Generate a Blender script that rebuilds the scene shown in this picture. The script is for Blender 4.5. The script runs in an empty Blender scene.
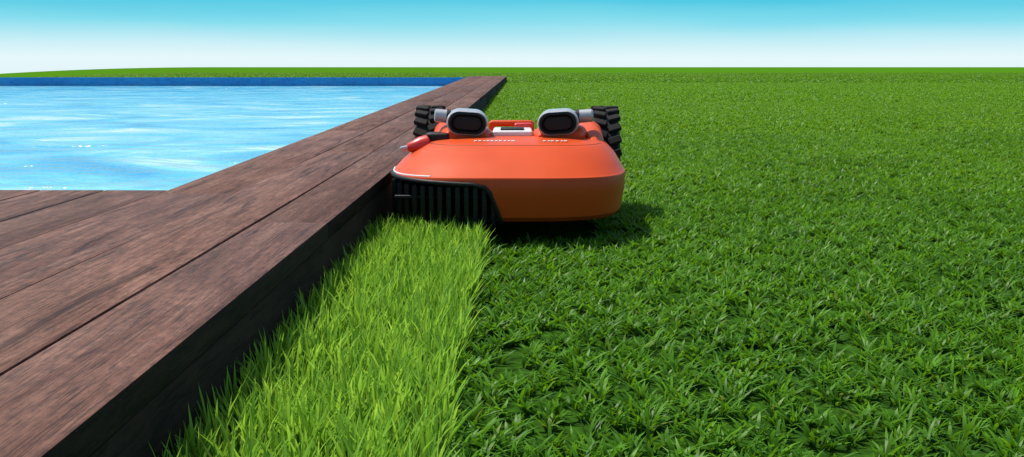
import bpy, bmesh, math, random
import numpy as np
from mathutils import Vector, Matrix
rng = np.random.default_rng(7); random.seed(7)
scene = bpy.context.scene
COL = scene.collection

# ------------------------------------------------------------ helpers
def newmat(name):
    m = bpy.data.materials.new(name); m.use_nodes = True
    nt = m.node_tree; nt.nodes.clear()
    out = nt.nodes.new('ShaderNodeOutputMaterial')
    p = nt.nodes.new('ShaderNodeBsdfPrincipled')
    nt.links.new(p.outputs[0], out.inputs[0])
    return m, nt, p, out
def N(nt, t, **kw):
    n = nt.nodes.new(t)
    for k, v in kw.items(): setattr(n, k, v)
    return n
def ramp(nt, stops):
    r = nt.nodes.new('ShaderNodeValToRGB'); cr = r.color_ramp
    while len(cr.elements) > 1: cr.elements.remove(cr.elements[-1])
    cr.elements[0].position = stops[0][0]; cr.elements[0].color = (*stops[0][1], 1)
    for pos, c in stops[1:]:
        e = cr.elements.new(pos); e.color = (*c, 1)
    return r
def simple(name, col, rough=.5, metal=0, coat=0, noise=.12, scale=40, bump=0.0, spec=.5):
    m, nt, p, out = newmat(name)
    tc = N(nt, 'ShaderNodeTexCoord'); n = N(nt, 'ShaderNodeTexNoise'); n.inputs['Scale'].default_value = scale
    n.inputs['Detail'].default_value = 5
    nt.links.new(tc.outputs['Object'], n.inputs['Vector'])
    r = ramp(nt, [(.3, tuple(c*(1-noise) for c in col)), (.7, tuple(min(1, c*(1+noise)) for c in col))])
    nt.links.new(n.outputs['Fac'], r.inputs[0]); nt.links.new(r.outputs[0], p.inputs['Base Color'])
    mr = N(nt, 'ShaderNodeMapRange'); mr.inputs['To Min'].default_value = rough*.8; mr.inputs['To Max'].default_value = min(1, rough*1.25)
    nt.links.new(n.outputs['Fac'], mr.inputs[0]); nt.links.new(mr.outputs[0], p.inputs['Roughness'])
    p.inputs['Metallic'].default_value = metal; p.inputs['Specular IOR Level'].default_value = spec
    p.inputs['Coat Weight'].default_value = coat; p.inputs['Coat Roughness'].default_value = .12
    if bump:
        b = N(nt, 'ShaderNodeBump'); b.inputs['Strength'].default_value = bump; b.inputs['Distance'].default_value = .002
        n2 = N(nt, 'ShaderNodeTexNoise'); n2.inputs['Scale'].default_value = scale*8
        nt.links.new(tc.outputs['Object'], n2.inputs['Vector'])
        nt.links.new(n2.outputs['Fac'], b.inputs['Height']); nt.links.new(b.outputs[0], p.inputs['Normal'])
    return m
def obj_from(name, verts, faces, mats=(), parent=None, smooth=None):
    me = bpy.data.meshes.new(name); me.from_pydata(verts, [], faces); me.update()
    for m in mats: me.materials.append(m)
    o = bpy.data.objects.new(name, me); COL.objects.link(o)
    if parent: o.parent = parent
    if smooth is not None: sm(o, smooth)
    return o
def sm(o, ang=35):
    me = o.data
    me.polygons.foreach_set('use_smooth', [True]*len(me.polygons))
    me.set_sharp_from_angle(angle=math.radians(ang)); me.update()
def bm_obj(name, bm, mats, parent=None, smooth=35):
    me = bpy.data.meshes.new(name); bmesh.ops.recalc_face_normals(bm, faces=bm.faces); bm.to_mesh(me); bm.free()
    for m in mats: me.materials.append(m)
    o = bpy.data.objects.new(name, me); COL.objects.link(o)
    if parent: o.parent = parent
    sm(o, smooth); return o
def rbox(name, size, loc, mat, parent=None, bev=.004, rot=(0, 0, 0), seg=3):
    bm = bmesh.new(); bmesh.ops.create_cube(bm, size=1)
    bmesh.ops.scale(bm, vec=size, verts=bm.verts)
    bmesh.ops.bevel(bm, geom=bm.edges[:], offset=min(bev, min(size)*.45), segments=seg, profile=.5, affect='EDGES')
    o = bm_obj(name, bm, [mat], parent, 40); o.location = loc; o.rotation_euler = rot; return o
def lathe(name, prof, loc, mat, parent=None, axis='X', seg=40):
    vs = []; fs = []
    for (a, r) in prof:
        for i in range(seg):
            t = 2*math.pi*i/seg; c, s = math.cos(t)*r, math.sin(t)*r
            vs.append((a, c, s) if axis == 'X' else ((c, a, s) if axis == 'Y' else (c, s, a)))
    for j in range(len(prof)-1):
        for i in range(seg):
            k = (i+1) % seg
            fs.append((j*seg+i, j*seg+k, (j+1)*seg+k, (j+1)*seg+i))
    fs.append(tuple(range(seg))); fs.append(tuple(range((len(prof)-1)*seg, len(prof)*seg)))
    bm = bmesh.new(); bv = [bm.verts.new(v) for v in vs]
    for f in fs: bm.faces.new([bv[i] for i in f])
    o = bm_obj(name, bm, [mat], parent, 40); o.location = loc; return o

# ------------------------------------------------------------ camera
H = .34
cam = bpy.data.cameras.new('camera'); co = bpy.data.objects.new('camera', cam); COL.objects.link(co)
cam.sensor_width = 36; cam.lens = 36*1000/1024
cam.clip_end = 6000; cam.clip_start = .02
co.location = (0, 0, H)
co.rotation_euler = (math.radians(90-9.17), 0, math.radians(.34))
scene.camera = co

# ------------------------------------------------------------ world
SE, SAZ = 63, -62      # sun elevation; direction to the sun measured from +Y toward +X
sdir = Vector((math.sin(math.radians(SAZ))*math.cos(math.radians(SE)), math.cos(math.radians(SAZ))*math.cos(math.radians(SE)), math.sin(math.radians(SE))))
w = bpy.data.worlds.new('World'); scene.world = w; w.use_nodes = True
nt = w.node_tree; nt.nodes.clear()
wo = N(nt, 'ShaderNodeOutputWorld'); bg = N(nt, 'ShaderNodeBackground')
sky = N(nt, 'ShaderNodeTexSky', sky_type='NISHITA'); sky.sun_disc = False
sky.sun_elevation = math.radians(SE); sky.sun_rotation = math.radians(SAZ)
sky.dust_density = 2.5
sc = N(nt, 'ShaderNodeVectorMath', operation='SCALE'); sc.inputs['Scale'].default_value = .13
nt.links.new(sky.outputs[0], sc.inputs[0])
tc = N(nt, 'ShaderNodeTexCoord'); sx = N(nt, 'ShaderNodeSeparateXYZ'); nt.links.new(tc.outputs['Generated'], sx.inputs[0])
mpn = N(nt, 'ShaderNodeMapping'); mpn.inputs['Scale'].default_value = (1.5, 1.5, 14); nt.links.new(tc.outputs['Generated'], mpn.inputs[0])
hz = N(nt, 'ShaderNodeTexNoise'); hz.inputs['Scale'].default_value = 2.0; hz.inputs['Detail'].default_value = 2; nt.links.new(mpn.outputs[0], hz.inputs['Vector'])
hm = N(nt, 'ShaderNodeMapRange'); hm.inputs['From Min'].default_value = .3; hm.inputs['From Max'].default_value = .7; hm.inputs['To Min'].default_value = 1.06; hm.inputs['To Max'].default_value = .90
nt.links.new(hz.outputs['Fac'], hm.inputs[0])
zm = N(nt, 'ShaderNodeMath', operation='MULTIPLY'); nt.links.new(sx.outputs['Z'], zm.inputs[0]); nt.links.new(hm.outputs[0], zm.inputs[1])
wr = ramp(nt, [(0, (.78, .92, .96)), (.008, (.80, .94, .97)), (.020, (.62, .88, .94)), (.042, (.24, .73, .86)), (.066, (.065, .57, .77)), (.12, (.10, .50, .78)), (.3, (.3, .55, .8))])
nt.links.new(zm.outputs[0], wr.inputs[0])
mr = N(nt, 'ShaderNodeMapRange', interpolation_type='SMOOTHSTEP'); mr.inputs['From Min'].default_value = .08; mr.inputs['From Max'].default_value = .3
nt.links.new(sx.outputs['Z'], mr.inputs[0])
mx = N(nt, 'ShaderNodeMix', data_type='RGBA'); nt.links.new(mr.outputs[0], mx.inputs[0]); nt.links.new(wr.outputs[0], mx.inputs[6]); nt.links.new(sc.outputs[0], mx.inputs[7])
nt.links.new(mx.outputs[2], bg.inputs[0]); bg.inputs[1].default_value = 1.0
nt.links.new(bg.outputs[0], wo.inputs[0])
sl = bpy.data.lights.new('sun', 'SUN'); sl.energy = 5.0; sl.angle = math.radians(.9); sl.color = (1, .94, .84)
so = bpy.data.objects.new('sun', sl); COL.objects.link(so); so.rotation_euler = sdir.to_track_quat('Z', 'Y').to_euler(); so.location = sdir*20

# ------------------------------------------------------------ layout constants
DX = -.279; DZ = .115; PY0 = 1.84; PY1 = 25.0; PX0 = -.649; PX1 = -1.21; PL = -20.0
def xp(y): return PX0 + (PX1-PX0)*(y-PY0)/(PY1-PY0)

# ------------------------------------------------------------ ground
def gz(x, y):
    if y <= 26: return 0.0
    a = (-x/y-.30)/.22; a = max(0, min(1.8, a))
    b = min(1, (y-26)/12)
    return -.0068*y*a*a*b
m, nt, p, out = newmat('lawn_soil')
tc = N(nt, 'ShaderNodeTexCoord'); sx = N(nt, 'ShaderNodeSeparateXYZ'); nt.links.new(tc.outputs['Object'], sx.inputs[0])
n1 = N(nt, 'ShaderNodeTexNoise'); n1.inputs['Scale'].default_value = 60; n1.inputs['Detail'].default_value = 8
n2 = N(nt, 'ShaderNodeTexNoise'); n2.inputs['Scale'].default_value = 1.4; n2.inputs['Detail'].default_value = 8; n2.inputs['Roughness'].default_value = .7
for n in (n1, n2): nt.links.new(tc.outputs['Object'], n.inputs['Vector'])
ra = ramp(nt, [(.35, (.012, .035, .005)), (.65, (.035, .10, .010))]); nt.links.new(n1.outputs['Fac'], ra.inputs[0])
rb = ramp(nt, [(.3, (.045, .155, .006)), (.7, (.068, .195, .009))]); nt.links.new(n2.outputs['Fac'], rb.inputs[0])
mr = N(nt, 'ShaderNodeMapRange', interpolation_type='SMOOTHSTEP'); mr.inputs['From Min'].default_value = 3; mr.inputs['From Max'].default_value = 14
nt.links.new(sx.outputs['Y'], mr.inputs[0])
mx = N(nt, 'ShaderNodeMix', data_type='RGBA'); nt.links.new(mr.outputs[0], mx.inputs[0]); nt.links.new(ra.outputs[0], mx.inputs[6]); nt.links.new(rb.outputs[0], mx.inputs[7])
nt.links.new(mx.outputs[2], p.inputs['Base Color']); p.inputs['Roughness'].default_value = 1; p.inputs['Specular IOR Level'].default_value = 0
M_soil = m
V = []; F = []
xs = [-2500, -100, PL-.02, -10, PX1-.04, DX-.02, 5, 40, 2500]; ys = [-60, PY0-.05, PY1+.02, 26]
vid = {}
for j, y in enumerate(ys):
    for i, x in enumerate(xs): vid[i, j] = len(V); V.append((x, y, 0))
for j in range(len(ys)-1):
    for i in range(len(xs)-1):
        cx, cy = (xs[i]+xs[i+1])/2, (ys[j]+ys[j+1])/2
        if PL-.03 < cx < DX-.03 and PY0-.06 < cy < PY1+.03: continue
        F.append((vid[i, j], vid[i+1, j], vid[i+1, j+1], vid[i, j+1]))
rs = [-96, -20, -3, -1.2] + list(np.arange(-.80, -.28, .02)) + [-.2, 0, .5, 3, 96]
yf = [26, 28, 30, 32, 34, 36, 38, 42, 50, 60, 80, 120, 200, 400, 1000, 3000]
for j, y in enumerate(yf):
    for i, r_ in enumerate(rs):
        vid['f', i, j] = len(V); x = r_*y
        V.append((max(-2500, min(2500, x)) if y < 1000 else x, y, gz(r_*y, y)))
for j in range(len(yf)-1):
    for i in range(len(rs)-1): F.append((vid['f', i, j], vid['f', i+1, j], vid['f', i+1, j+1], vid['f', i, j+1]))
ground = obj_from('ground', V, F, [M_soil])

# ------------------------------------------------------------ pool
m, nt, p, out = newmat('pool_tile')
tc = N(nt, 'ShaderNodeTexCoord')
br = N(nt, 'ShaderNodeTexBrick'); br.offset = 0; br.inputs['Scale'].default_value = 4; br.inputs['Color1'].default_value = (.008, .16, .42, 1); br.inputs['Color2'].default_value = (.012, .22, .52, 1); br.inputs['Mortar'].default_value = (.04, .25, .48, 1); br.inputs['Mortar Size'].default_value = .01
mp = N(nt, 'ShaderNodeMapping'); mp.inputs['Rotation'].default_value = (math.radians(90), 0, 0)
nt.links.new(tc.outputs['Object'], mp.inputs[0]); nt.links.new(mp.outputs[0], br.inputs[0]); nt.links.new(br.outputs[0], p.inputs['Base Color']); p.inputs['Roughness'].default_value = .3
M_tile = m
P = [(PX0+.012, PY0-.012), (PX1+.012, PY1), (PL, PY1), (PL, PY0-.012)]
zt, zb, zw = .088, -1.4, -.12
V = [(x, y, z) for z in (zt, zb) for x, y in P]
V += [(P[0][0]+.05, P[0][1]-.03, zt), (P[1][0]+.05, P[1][1]+.10, zt), (P[2][0]-.1, P[2][1]+.10, zt), (P[3][0]-.1, P[3][1]-.03, zt)]
V += [(x, y, -.1) for x, y, z in V[8:12]]
F = [(i, (i+1) % 4, 4+(i+1) % 4, 4+i) for i in range(4)] + [(4, 5, 6, 7)]
F += [(i, (i+1) % 4, 8+(i+1) % 4, 8+i) for i in range(4)] + [(8+i, 8+(i+1) % 4, 12+(i+1) % 4, 12+i) for i in range(4)]
pool = obj_from('swimming_pool', V, F, [M_tile])
m, nt, p, out = newmat('pool_water')
tc = N(nt, 'ShaderNodeTexCoord')
def wn(scale3, sc, det, dist):
    mp = N(nt, 'ShaderNodeMapping'); mp.inputs['Scale'].default_value = scale3; nt.links.new(tc.outputs['Object'], mp.inputs[0])
    n = N(nt, 'ShaderNodeTexNoise'); n.inputs['Scale'].default_value = sc; n.inputs['Detail'].default_value = det; n.inputs['Distortion'].default_value = dist
    nt.links.new(mp.outputs[0], n.inputs['Vector']); return n
na = wn((.6, 1, 1), 1.5, 4, 1.5)
nb = wn((.7, 1, 1), 7, 3, .8)
nc = wn((.5, .6, 1), 1.0, 5, 2.6)
ad = N(nt, 'ShaderNodeMath', operation='MULTIPLY_ADD'); ad.inputs[1].default_value = .2
nt.links.new(nb.outputs['Fac'], ad.inputs[0]); nt.links.new(na.outputs['Fac'], ad.inputs[2])
b = N(nt, 'ShaderNodeBump'); b.inputs['Strength'].default_value = 1; b.inputs['Distance'].default_value = .13
nt.links.new(ad.outputs[0], b.inputs['Height']); nt.links.new(b.outputs[0], p.inputs['Normal'])
r = ramp(nt, [(.32, (.03, .33, .62)), (.46, (.09, .50, .74)), (.58, (.20, .60, .78)), (.68, (.50, .76, .84))]); nt.links.new(nc.outputs['Fac'], r.inputs[0]); nt.links.new(r.outputs[0], p.inputs['Base Color'])
p.inputs['Roughness'].default_value = .10; p.inputs['IOR'].default_value = 1.33
water = obj_from('water', [(P[0][0], P[0][1], zw), (P[1][0], P[1][1], zw), (PL, PY1, zw), (PL, P[3][1], zw)], [(0, 1, 2, 3)], [m])

# ------------------------------------------------------------ deck
def woodmat(name, cols, gloss):
    m, nt, p, out = newmat(name)
    tc = N(nt, 'ShaderNodeTexCoord'); at = N(nt, 'ShaderNodeAttribute', attribute_name='bid')
    off = N(nt, 'ShaderNodeVectorMath', operation='SCALE'); off.inputs['Scale'].default_value = 7.3
    cmb = N(nt, 'ShaderNodeCombineXYZ')
    for i in range(3): nt.links.new(at.outputs['Fac'], cmb.inputs[i])
    nt.links.new(cmb.outputs[0], off.inputs[0])
    av = N(nt, 'ShaderNodeVectorMath', operation='ADD'); nt.links.new(tc.outputs['Object'], av.inputs[0]); nt.links.new(off.outputs[0], av.inputs[1])
    def noise(scale, det, dist, sc, rg=.65):
        mp = N(nt, 'ShaderNodeMapping'); mp.inputs['Scale'].default_value = scale; nt.links.new(av.outputs[0], mp.inputs[0])
        n = N(nt, 'ShaderNodeTexNoise'); n.inputs['Scale'].default_value = sc; n.inputs['Detail'].default_value = det; n.inputs['Distortion'].default_value = dist; n.inputs['Roughness'].default_value = rg
        nt.links.new(mp.outputs[0], n.inputs['Vector']); return n
    g1 = noise((16, 1, 8), 9, .9, 2.4, .72)   # broad grain
    g2 = noise((70, 1.6, 20), 5, .15, 9)      # fine pores
    g3 = noise((2, 1, 1), 6, .8, 3.5)         # blotches
    g4 = noise((1, .4, 1), 5, .2, 150)        # specks
    g5 = noise((12, .8, 4), 6, 1.6, 2.3, .7)  # dark weather streaks
    r1 = ramp(nt, [(.30, cols[0]), (.42, cols[1]), (.56, cols[2]), (.74, cols[3])])
    nt.links.new(g1.outputs['Fac'], r1.inputs[0])
    r2 = ramp(nt, [(.41, (.36, .33, .32)), (.47, (1, 1, 1))]); nt.links.new(g2.outputs['Fac'], r2.inputs[0])
    r3 = ramp(nt, [(.3, (.66, .61, .59)), (.7, (1.2, 1.2, 1.2))]); nt.links.new(g3.outputs['Fac'], r3.inputs[0])
    r4 = ramp(nt, [(.36, (.62, .61, .60)), (.5, (1, 1, 1)), (.68, (1.4, 1.4, 1.4))]); nt.links.new(g4.outputs['Fac'], r4.inputs[0])
    r5 = ramp(nt, [(.36, (.22, .20, .20)), (.43, (.8, .78, .78)), (.5, (1, 1, 1))]); nt.links.new(g5.outputs['Fac'], r5.inputs[0])
    c = r1.outputs[0]
    for rr_, f_ in ((r2, .85), (r3, 1), (r4, .8), (r5, .85)):
        m1 = N(nt, 'ShaderNodeMix', data_type='RGBA', blend_type='MULTIPLY'); m1.inputs[0].default_value = f_
        nt.links.new(c, m1.inputs[6]); nt.links.new(rr_.outputs[0], m1.inputs[7]); c = m1.outputs[2]
    hs = N(nt, 'ShaderNodeHueSaturation'); mr = N(nt, 'ShaderNodeMapRange'); mr.inputs['To Min'].default_value = .8; mr.inputs['To Max'].default_value = 1.15
    nt.links.new(at.outputs['Fac'], mr.inputs[0]); nt.links.new(mr.outputs[0], hs.inputs['Value']); nt.links.new(c, hs.inputs['Color'])
    nt.links.new(hs.outputs[0], p.inputs['Base Color'])
    mr2 = N(nt, 'ShaderNodeMapRange'); mr2.inputs['To Min'].default_value = gloss; mr2.inputs['To Max'].default_value = gloss+.3
    nt.links.new(g4.outputs['Fac'], mr2.inputs[0]); nt.links.new(mr2.outputs[0], p.inputs['Roughness'])
    b = N(nt, 'ShaderNodeBump'); b.inputs['Strength'].default_value = .7; b.inputs['Distance'].default_value = .0012
    nt.links.new(g2.outputs['Fac'], b.inputs['Height'])
    b2 = N(nt, 'ShaderNodeBump'); b2.inputs['Strength'].default_value = .5; b2.inputs['Distance'].default_value = .001
    nt.links.new(g4.outputs['Fac'], b2.inputs['Height']); nt.links.new(b.outputs[0], b2.inputs['Normal']); nt.links.new(b2.outputs[0], p.inputs['Normal'])
    p.inputs['Specular IOR Level'].default_value = .18
    return m
M_wood = woodmat('deck_wood', [(.062, .026, .017), (.118, .054, .037), (.168, .088, .064), (.225, .135, .105)], .5)
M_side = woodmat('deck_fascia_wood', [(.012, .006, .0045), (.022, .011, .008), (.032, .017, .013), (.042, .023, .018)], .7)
deck = bpy.data.objects.new('wooden_deck', None); COL.objects.link(deck)
def boards(name, lst, mat, z0, z1, bev=.0018):
    bm = bmesh.new(); lay = bm.faces.layers.float.new('bid')
    for (xa0, xb0, xa1, xb1, y0, y1) in lst:
        j = random.uniform(-.0006, .0006)
        c = [(xa0, y0), (xb0, y0), (xb1, y1), (xa1, y1)]
        vs = [bm.verts.new((x, y, z)) for z in (z0, z1+j) for x, y in c]
        bid = random.random()
        for f in ((0, 3, 2, 1), (4, 5, 6, 7), (0, 1, 5, 4), (1, 2, 6, 5), (2, 3, 7, 6), (3, 0, 4, 7)):
            ff = bm.faces.new([vs[k] for k in f]); ff[lay] = bid
    bmesh.ops.bevel(bm, geom=bm.edges[:], offset=bev, segments=2, profile=.5, affect='EDGES')
    return bm_obj(name, bm, [mat, M_side], deck, 30)
G = .0014
lst = []
fr = [0, .285, .62, 1.0]
def ex(y, f):
    inner = xp(max(y, PY0)); return DX + (inner-DX)*f
for k in range(3):
    seq = {0: [-1.2, 1.45, 4.0, 7.4, 10.6, 14.2, 17.5, 21.2, 25.3], 1: [-1.2, .62, 2.7, 5.6, 9.2, 12.7, 16.4, 20.0, 25.3], 2: [-1.2, 1.79, 3.6, 6.5, 9.9, 13.5, 17.0, 20.8, 25.3]}[k]
    for a, b2 in zip(seq[:-1], seq[1:]):
        lst.append((ex(a, fr[k+1])+G, ex(a, fr[k])-(G if k else 0), ex(b2, fr[k+1])+(G if k < 2 else 0), ex(b2, fr[k])-(G if k else 0), a+G*.6, b2-G*.6))
x = PX0
while x > -4.2:
    wd = .118
    seq = [-1.2, random.uniform(-.4, 1.5), PY0]
    for a, b2 in zip(seq[:-1], seq[1:]):
        lst.append((x-wd+G, x-G, x-wd+G, x-G, a+G*.6, b2-G*.6))
    x -= wd
db = boards('deck_boards', lst, M_wood, DZ-.026, DZ)
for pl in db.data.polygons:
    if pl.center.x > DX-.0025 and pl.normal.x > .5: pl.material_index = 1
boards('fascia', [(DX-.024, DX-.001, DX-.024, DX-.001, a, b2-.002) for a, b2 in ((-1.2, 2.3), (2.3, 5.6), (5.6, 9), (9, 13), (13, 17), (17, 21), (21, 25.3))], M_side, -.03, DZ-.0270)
boards('end_board', [(xp(25)+.03, DX-.004, xp(25)+.03, DX-.004, 25.31, 25.33)], M_side, -.03, DZ-.0275)
boards('joists', [(-4.2, DX-.03, -4.2, DX-.03, yy, yy+.045) for yy in (-1.1, -.6, -.1, .4, .9, 1.4, 1.74)], M_side, -.02, DZ-.0275)
# ------------------------------------------------------------ grass
def make_grass(name, sets, mat):
    VV = []; TT = []; CC = []; off = 0
    for (px, py, pz, h, wd, lean, laz, faz, col) in sets:
        n = len(px)
        bx, by = np.cos(laz), np.sin(laz)
        fx, fy = np.cos(faz), np.sin(faz)
        lv = [(0, .8), (.38, 1.0), (.75, .72)]
        vs = np.zeros((n, 7, 3), np.float32); cs = np.ones((n, 7, 4), np.float32)
        k = 0
        for t, ww in lv + [(1.0, 0)]:
            d = lean*h*(t**1.7)
            zz = h*t*(1-.25*np.minimum(lean, 2)*t)
            sides = (-1, 1) if ww > 0 else (0,)
            for s in sides:
                vs[:, k, 0] = px + bx*d + fx*wd*.5*ww*s
                vs[:, k, 1] = py + by*d + fy*wd*.5*ww*s
                vs[:, k, 2] = pz + zz
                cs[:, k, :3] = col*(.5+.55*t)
                k += 1
        tri = np.array([[0, 1, 3], [0, 3, 2], [2, 3, 5], [2, 5, 4], [4, 5, 6]], np.int32)
        T = (np.arange(n, dtype=np.int32)[:, None, None]*7 + tri[None]) + off
        VV.append(vs.reshape(-1, 3)); CC.append(cs.reshape(-1, 4)); TT.append(T.reshape(-1)); off += n*7
    V = np.concatenate(VV); T = np.concatenate(TT); C = np.concatenate(CC)
    me = bpy.data.meshes.new(name); nt3 = len(T)//3
    me.vertices.add(len(V)); me.vertices.foreach_set('co', V.ravel())
    me.loops.add(len(T)); me.loops.foreach_set('vertex_index', T)
    me.polygons.add(nt3); me.polygons.foreach_set('loop_start', np.arange(nt3, dtype=np.int32)*3)
    me.polygons.foreach_set('use_smooth', np.ones(nt3, bool))
    a = me.attributes.new('bc', 'FLOAT_COLOR', 'POINT'); a.data.foreach_set('color', C.ravel())
    me.update(); me.materials.append(mat)
    o = bpy.data.objects.new(name, me); COL.objects.link(o); return o
m, nt, p, out = newmat('grass_blade')
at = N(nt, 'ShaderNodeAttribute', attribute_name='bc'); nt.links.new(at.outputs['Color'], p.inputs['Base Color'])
p.inputs['Roughness'].default_value = .45; p.inputs['Specular IOR Level'].default_value = .25
tr = N(nt, 'ShaderNodeBsdfTranslucent'); hs = N(nt, 'ShaderNodeHueSaturation'); hs.inputs['Value'].default_value = 1.5; hs.inputs['Hue'].default_value = .485
nt.links.new(at.outputs['Color'], hs.inputs['Color']); nt.links.new(hs.outputs[0], tr.inputs[0])
ms = N(nt, 'ShaderNodeMixShader'); ms.inputs[0].default_value = .42
nt.links.new(p.outputs[0], ms.inputs[1]); nt.links.new(tr.outputs[0], ms.inputs[2]); nt.links.new(ms.outputs[0], out.inputs[0])
M_grass = m
STX = -.067; MY = 1.93
def vnoise(x, y, s, seed=0):
    r = np.random.default_rng(seed); ph = r.uniform(0, 6.28, (6, 2)); fr2 = r.uniform(.6, 1.6, (6, 2))*s; an = r.uniform(0, 6.28, 6)
    o = 0
    for i in range(6):
        o = o + np.sin((x*np.cos(an[i])+y*np.sin(an[i]))*fr2[i, 0]*6.28 + ph[i, 0])
    return o/6
def tufts(n_per, x0, x1, y0, y1, mask, dens, hr, wr_, spread, lean, cols, gzf=False, vn=.3, bigr=(.7, 1.3)):
    nt_ = int((x1-x0)*(y1-y0)*dens/n_per)
    tx = rng.uniform(x0, x1, nt_); ty = rng.uniform(y0, y1, nt_)
    k = mask(tx, ty); tx = tx[k]; ty = ty[k]
    big = rng.uniform(*bigr, len(tx)); tcv = rng.uniform(0, 1, len(tx))
    X = np.repeat(tx, n_per); Y = np.repeat(ty, n_per); B = np.repeat(big, n_per); TC = np.repeat(tcv, n_per)
    n = len(X)
    az = rng.uniform(0, 2*np.pi, n)
    rad = spread*rng.uniform(0, 1, n)
    px = X+np.cos(az)*rad; py = Y+np.sin(az)*rad
    h = rng.uniform(*hr, n)*B; wd = rng.uniform(*wr_, n)
    ln = rng.uniform(*lean, n)
    faz = az + np.pi/2 + rng.normal(0, .5, n)
    c0, c1 = np.array(cols[0]), np.array(cols[1])
    f = np.clip(.55*TC + .45*rng.uniform(0, 1, n) + vn*vnoise(px, py, 1.1, 3), 0, 1)[:, None]
    col = c0*(1-f)+c1*f
    dry = rng.uniform(0, 1, n) < .012
    col[dry] = col[dry]*.5+np.array([.24, .24, .05])*.5
    pz = np.zeros(n)
    if gzf: pz = np.array([gz(a, b_) for a, b_ in zip(px, py)])
    return (px, py, pz, h, wd, ln, az + rng.normal(0, .35, n), faz, col)
def lawn(x, y):
    m_ = (x > DX+.012) & ~((x < STX-.004) & (y < MY)) & ~((x > -.2) & (x < .16) & (y > 1.9) & (y < 2.42))
    m_ &= (x < .57*y+.45)
    return m_
def tall(x, y): return (x > DX+.004) & (x < STX+.004*np.sin(y*23)+.003*np.sin(y*61)) & (y < MY)
C_m = [(.036, .135, .004), (.135, .37, .011)]
C_n = [(.050, .165, .004), (.145, .37, .011)]
C_f = [(.085, .235, .006), (.145, .35, .011)]
C_t = [(.15, .35, .020), (.32, .60, .065)]
sets = [
 tufts(7, DX, 1.9, .35, 2.6, lawn, 26000, (.013, .024), (.0030, .0046), .003, (.4, 1.4), C_m, vn=.18),
 tufts(6, DX, 3.4, 2.6, 5.0, lawn, 13500, (.017, .027), (.0042, .006), .005, (.4, 1.4), C_n, vn=.18),
 tufts(5, DX, 6.0, 5.0, 9.5, lawn, 5200, (.020, .030), (.007, .010), .01, (.4, 1.4), C_f, vn=.15),
 tufts(3, DX, 12.5, 9.5, 21, lawn, 1500, (.022, .032), (.012, .019), .02, (.4, 1.2), C_f, vn=.1),
 tufts(2, -36, 36, 21, 60, lambda x, y: ((x > DX) | (y > PY1+.3)) & (np.abs(x) < .62*y), 80, (.025, .035), (.035, .06), .05, (.4, 1.2), [(.095, .245, .008), (.13, .31, .011)], gzf=True, vn=.1),
 tufts(5, DX, STX+.03, .3, MY, tall, 42000, (.038, .060), (.0024, .0038), .004, (.06, .60), C_t, vn=.15, bigr=(.68, 1.3)),
]
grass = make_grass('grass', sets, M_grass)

# ------------------------------------------------------------ robotic mower
M_or = simple('orange_shell', (.58, .066, .007), .42, 0, .06, .04, 14, 0, .25)
M_red = simple('red_plastic', (.55, .02, .012), .35, 0, .2, .05)
M_blk = simple('black_plastic', (.010, .010, .011), .5, 0, 0, .2, 60, .3, .3)
M_rub = simple('tyre_rubber', (.013, .013, .013), .8, 0, 0, .25, 80, .4, .3)
M_sil = simple('silver_plastic', (.42, .44, .47), .3, .25, .3, .05)
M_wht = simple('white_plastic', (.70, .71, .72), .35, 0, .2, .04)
M_gls = simple('black_lens', (.006, .006, .007), .22, 0, 0, .1, 40, 0, .25)
mow = bpy.data.objects.new('robotic_lawn_mower', None); COL.objects.link(mow)
def ring(xl, xr, yf, yb, z, nf=3.2, n=120, sag=.0):
    cx, cy = (xl+xr)/2, (yf+yb)/2; a, b_ = (xr-xl)/2, (yb-yf)/2; pts = []
    for i in range(n):
        t = 2*math.pi*i/n; c, s = math.cos(t), math.sin(t)
        x = cx+a*math.copysign(abs(c)**(2/nf), c); y = cy+b_*math.copysign(abs(s)**(2/nf), s)
        zz = z - sag*((x-cx)/a)**2
        pts.append((x, y, zz))
    return pts
XL, XR, NF = -.259, .222, 3.4
L = [  # xl, xr, yf, yb, z, exponent, sag
 (-.228, .192, 1.895, 2.44, .048, NF, 0),
 (-.246, .208, 1.872, 2.45, .051, NF, 0),
 (-.253, .215, 1.860, 2.46, .060, NF, 0),
 (-.258, .221, 1.850, 2.47, .100, NF, 0),
 (XL, XR, 1.849, 2.47, .131, NF, .002),
 (-.2585, .2215, 1.851, 2.47, .136, NF, .003),
 (-.255, .219, 1.858, 2.465, .1395, NF, .004),
 (-.243, .213, 1.880, 2.46, .153, 3.4, .004),
 (-.221, .202, 1.918, 2.45, .171, 3.4, .004),
 (-.200, .189, 1.948, 2.44, .184, 3.4, .003),
 (-.191, .181, 1.960, 2.43, .188, 3.4, .002),
 (-.176, .166, 1.980, 2.42, .1915, 3.4, .002),
 (-.140, .130, 2.03, 2.38, .195, 3.2, .001),
 (-.08, .075, 2.10, 2.3, .197, 3.0, 0),
]
n = 160; V = []
for l in L: V += ring(*l[:5], nf=l[5], n=n, sag=l[6])
F = []
for j in range(len(L)-1):
    for i in range(n):
        k = (i+1) % n; F.append((j*n+i, j*n+k, (j+1)*n+k, (j+1)*n+i))
F.append(tuple(reversed(range(n)))); F.append(tuple(range((len(L)-1)*n, len(L)*n)))
shell = obj_from('shell', V, F, [M_or, M_blk], mow)
prof = [(-.30, .02), (-.30, .131), (-.20, .129), (-.085, .123), (-.062, .119), (-.052, .108), (-.020, .02)]
V = [(x, 1.7, z) for x, z in prof]+[(x, 2.2, z) for x, z in prof]; q = len(prof)
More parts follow.
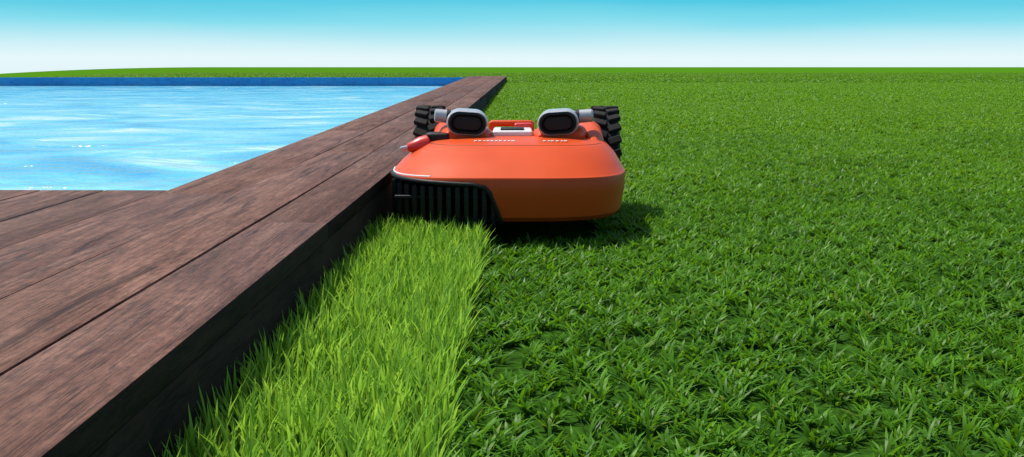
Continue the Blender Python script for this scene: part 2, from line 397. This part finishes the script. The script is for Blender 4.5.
F = [tuple(range(q)), tuple(reversed(range(q, 2*q)))]+[(i, i+q, (i+1) % q+q, (i+1) % q) for i in range(q)]
bm = bmesh.new(); bv = [bm.verts.new(v) for v in V]
for f in F: bm.faces.new([bv[i] for i in f])
for f in bm.faces: f.material_index = 1
cut = bm_obj('cutter', bm, [M_or, M_blk])
md = shell.modifiers.new('b', 'BOOLEAN'); md.object = cut; md.operation = 'DIFFERENCE'; md.solver = 'EXACT'
dg = bpy.context.evaluated_depsgraph_get(); me2 = bpy.data.meshes.new_from_object(shell.evaluated_get(dg))
shell.modifiers.clear(); shell.data = me2; bpy.data.objects.remove(cut, do_unlink=True)
sm(shell, 28)
def tube(name, pts, rad, mat, parent, cyc=False):
    cu = bpy.data.curves.new(name, 'CURVE'); cu.dimensions = '3D'; cu.bevel_depth = rad; cu.bevel_resolution = 3
    s = cu.splines.new('POLY'); s.points.add(len(pts)-1); s.use_cyclic_u = cyc
    for i_, q_ in enumerate(pts): s.points[i_].co = (*q_, 1)
    o = bpy.data.objects.new(name, cu); COL.objects.link(o); o.parent = parent; cu.materials.append(mat); return o
def front_y(x, yf=1.849, yb=2.47, xl=XL, xr=XR, nf=NF):
    cx, a = (xl+xr)/2, (xr-xl)/2; cy, b_ = (yf+yb)/2, (yb-yf)/2
    u = min(1, abs((x-cx)/a)); return cy - b_*(1-u**nf)**(1/nf)
trim = []
for x in np.linspace(-.2575, -.085, 30): trim.append((x, front_y(x)+.001, .130-.0065*(x+.2555)/.17))
trim += [(-.062, front_y(-.062)+.001, .1185), (-.052, front_y(-.052)+.002, .108), (-.036, front_y(-.036)+.008, .064), (-.031, 1.868, .050)]
tube('cutout_trim', trim, .0044, M_blk, mow)
tube('lip_highlight', [(x, front_y(x, 1.855, 2.466, -.2565, .2198, NF)-.0002, .1378-.0035*((x+.018)/.237)**2) for x in np.linspace(-.2555, -.165, 24)], .0018, M_wht, mow)  # gloss highlight on the orange lip, modelled as a thin white strip
rbox('blade_guard_core', (.20, .25, .06), (-.132, 2.075, .088), M_blk, mow, .01)
for i, x in enumerate(np.linspace(-.248, -.046, 13)):
    yf = front_y(x)+.006
    fin = [(0, .118), (0.0, .062), (.010, .046), (.07, .043), (.07, .118)]
    V = [(sx_*.0045, a_, z_) for sx_ in (-1, 1) for a_, z_ in fin]; q = 5
    F = [tuple(range(q)), tuple(reversed(range(q, 2*q)))]+[(k, k+q, (k+1) % q+q, (k+1) % q) for k in range(q)]
    bm = bmesh.new(); bv = [bm.verts.new(v) for v in V]
    for f in F: bm.faces.new([bv[k] for k in f])
    bmesh.ops.bevel(bm, geom=bm.edges[:], offset=.0012, segments=2, affect='EDGES')
    o = bm_obj('guard_tooth_%d' % i, bm, [M_blk], mow); o.location = (x, yf, 0)
rbox('guard_bar', (.19, .008, .007), (-.142, 1.905, .094), M_blk, mow, .002)
rbox('chassis', (.34, .40, .06), (-.02, 2.22, .075), M_blk, mow, .01)
lathe('cutting_disc', [(-.004, .02), (-.003, .085), (.0, .09), (.003, .085), (.004, .02)], (-.1, 2.0, .045), M_sil, mow, 'Z')
def wheel(nm, x, y, r, wd):
    we = bpy.data.objects.new(nm, None); COL.objects.link(we); we.parent = mow; we.location = (x, y, r)
    rr = r-.010
    lathe('tyre', [(-wd*.5, rr*.62), (-wd*.5, rr*.9), (-wd*.4, rr), (wd*.4, rr), (wd*.5, rr*.9), (wd*.5, rr*.62)], (0, 0, 0), M_rub, we, 'X', 56)
    lathe('hub', [(-wd*.53, rr*.15), (-wd*.54, rr*.55), (-wd*.48, rr*.64), (wd*.48, rr*.64), (wd*.54, rr*.55), (wd*.53, rr*.15)], (0, 0, 0), M_sil, we, 'X', 40)
    bm = bmesh.new(); k = 24
    for i in range(k):
        for sgn in (-1, 1):
            a = 2*math.pi*(i+(.25 if sgn > 0 else -.25))/k
            g = bmesh.ops.create_cube(bm, size=1)['verts']
            bmesh.ops.scale(bm, vec=(wd*.52, rr*.14, .012), verts=g)
            bmesh.ops.rotate(bm, cent=(0, 0, 0), matrix=Matrix.Rotation(sgn*.35, 3, 'Z'), verts=g)
            bmesh.ops.translate(bm, vec=(sgn*wd*.27, 0, rr+.003), verts=g)
            bmesh.ops.rotate(bm, cent=(0, 0, 0), matrix=Matrix.Rotation(a, 3, 'X'), verts=g)
    bmesh.ops.bevel(bm, geom=bm.edges[:], offset=.0018, segments=1, affect='EDGES')
    bm_obj('tread', bm, [M_rub], we)
wheel('rear_wheel_a', -.205, 2.37, .126, .060)
wheel('rear_wheel_b', .201, 2.34, .126, .056)
lathe('axle', [(-.19, .012), (.19, .012)], (0, 2.355, .125), M_blk, mow, 'X')
def stad(w_, h_, nn=28):
    r = h_/2; c = w_/2-r; pts = []
    for i in range(nn):
        t = -math.pi/2+math.pi*i/(nn-1); pts.append((c+math.cos(t)*r, math.sin(t)*r))
    for i in range(nn):
        t = math.pi/2+math.pi*i/(nn-1); pts.append((-c+math.cos(t)*r, math.sin(t)*r))
    return pts
def loft(name, secs, mat, parent, caps=True, smooth=35):
    bm = bmesh.new(); R = []
    for (w_, h_, y, dz) in secs: R.append([bm.verts.new((a, y, b_+dz)) for a, b_ in stad(w_, h_)])
    k = len(R[0])
    for j in range(len(R)-1):
        for i in range(k): bm.faces.new((R[j][i], R[j][(i+1) % k], R[j+1][(i+1) % k], R[j+1][i]))
    if caps: bm.faces.new(R[0]); bm.faces.new(R[-1])
    bmesh.ops.remove_doubles(bm, verts=bm.verts, dist=1e-5)
    return bm_obj(name, bm, [mat], parent, smooth)
def pod(nm, x, yaw, side):
    e = bpy.data.objects.new(nm, None); COL.objects.link(e); e.parent = mow; e.location = (x, 2.08, .225); e.rotation_euler = (0, side*math.radians(-4), yaw)
    loft('hood', [(.070, .034, .006, 0), (.076, .040, -.004, 0), (.082, .047, -.006, 0), (.086, .052, 0, 0), (.087, .055, .02, 0), (.085, .055, .05, .001), (.072, .046, .085, -.004), (.04, .02, .11, -.016)], M_sil, e)
    loft('bezel', [(.056, .026, .006, 0), (.060, .030, -.004, 0), (.066, .036, -.0078, 0), (.075, .044, -.0076, 0), (.078, .046, -.002, 0), (.078, .046, .003, 0)], M_gls, e, smooth=50)
    loft('lens', [(.052, .020, -.001, 0), (.058, .026, -.0006, 0)], M_blk, e)
    loft('fairing', [(.088, .018, .004, -.030), (.108, .034, .022, -.030), (.118, .042, .06, -.030), (.10, .036, .12, -.034), (.05, .02, .16, -.036)], M_or, e)
    lathe('arm', [(-.018, .010), (-.016, .0140), (.018, .0140), (.022, .010)], (side*.052, .05, .009), M_sil, e, 'X', 28)
    lathe('arm_cap', [(-.004, .0152), (.004, .0152)], (side*.040, .05, .009), M_blk, e, 'X', 28)
pod('sensor_pod_a', -.105, math.radians(3), -1)
pod('sensor_pod_b', .083, math.radians(-4), 1)
rbox('control_panel', (.085, .13, .014), (-.012, 2.17, .201), M_wht, mow, .005)
rbox('control_screen', (.05, .06, .004), (-.012, 2.15, .2095), M_blk, mow, .001)
rbox('carry_handle', (.10, .022, .014), (-.015, 2.30, .213), M_or, mow, .006)
rbox('handle_post_l', (.014, .02, .03), (-.06, 2.30, .202), M_or, mow, .004)
rbox('handle_post_r', (.014, .02, .03), (.03, 2.30, .202), M_or, mow, .004)
rbox('stop_button', (.04, .03, .012), (.012, 2.24, .211), M_red, mow, .004)
for nm, x in (('fender_a', -.172), ('fender_b', .172)):
    loft(nm, [(.02, .03, 2.08, .172), (.045, .045, 2.13, .185), (.052, .055, 2.22, .195), (.052, .055, 2.36, .192), (.04, .04, 2.44, .17)], M_or, mow).location = (x*.93, 0, 0)
e = lathe('side_cone', [(-.044, .0045), (-.040, .009), (-.016, .018), (0, .020), (.004, .016)], (-.188, 2.07, .182), M_red, mow, 'X', 32)
e.rotation_euler = (0, math.radians(-8), math.radians(20))
e = lathe('cone_tip', [(-.012, .002), (-.010, .0045), (.004, .005)], (-.231, 2.054, .176), M_sil, mow, 'X', 20)
e.rotation_euler = (0, math.radians(-8), math.radians(20))
rbox('cone_bracket', (.05, .05, .03), (-.168, 2.10, .19), M_blk, mow, .006)
tube('shell_seam', [(x, front_y(x, 1.960, 2.43, -.191, .181, 3.4)+.0006, .1877-.002*((x+.006)/.185)**2) for x in np.linspace(-.18, .170, 50)], .0009, M_blk, mow)
xx = -.085; i = 0
while xx < .10:
    wl = random.choice((.004, .006, .005, .007))
    if not (-.005 < xx < .05):
        rbox('label_mark_%d' % i, (wl, .009, .0010), (xx, 2.006, .1941), M_wht, mow, .0003, (math.radians(4), 0, 0), 1)
    xx += wl+.003; i += 1
scene.view_settings.view_transform = 'Standard'; scene.view_settings.look = 'None'; scene.view_settings.exposure = 0
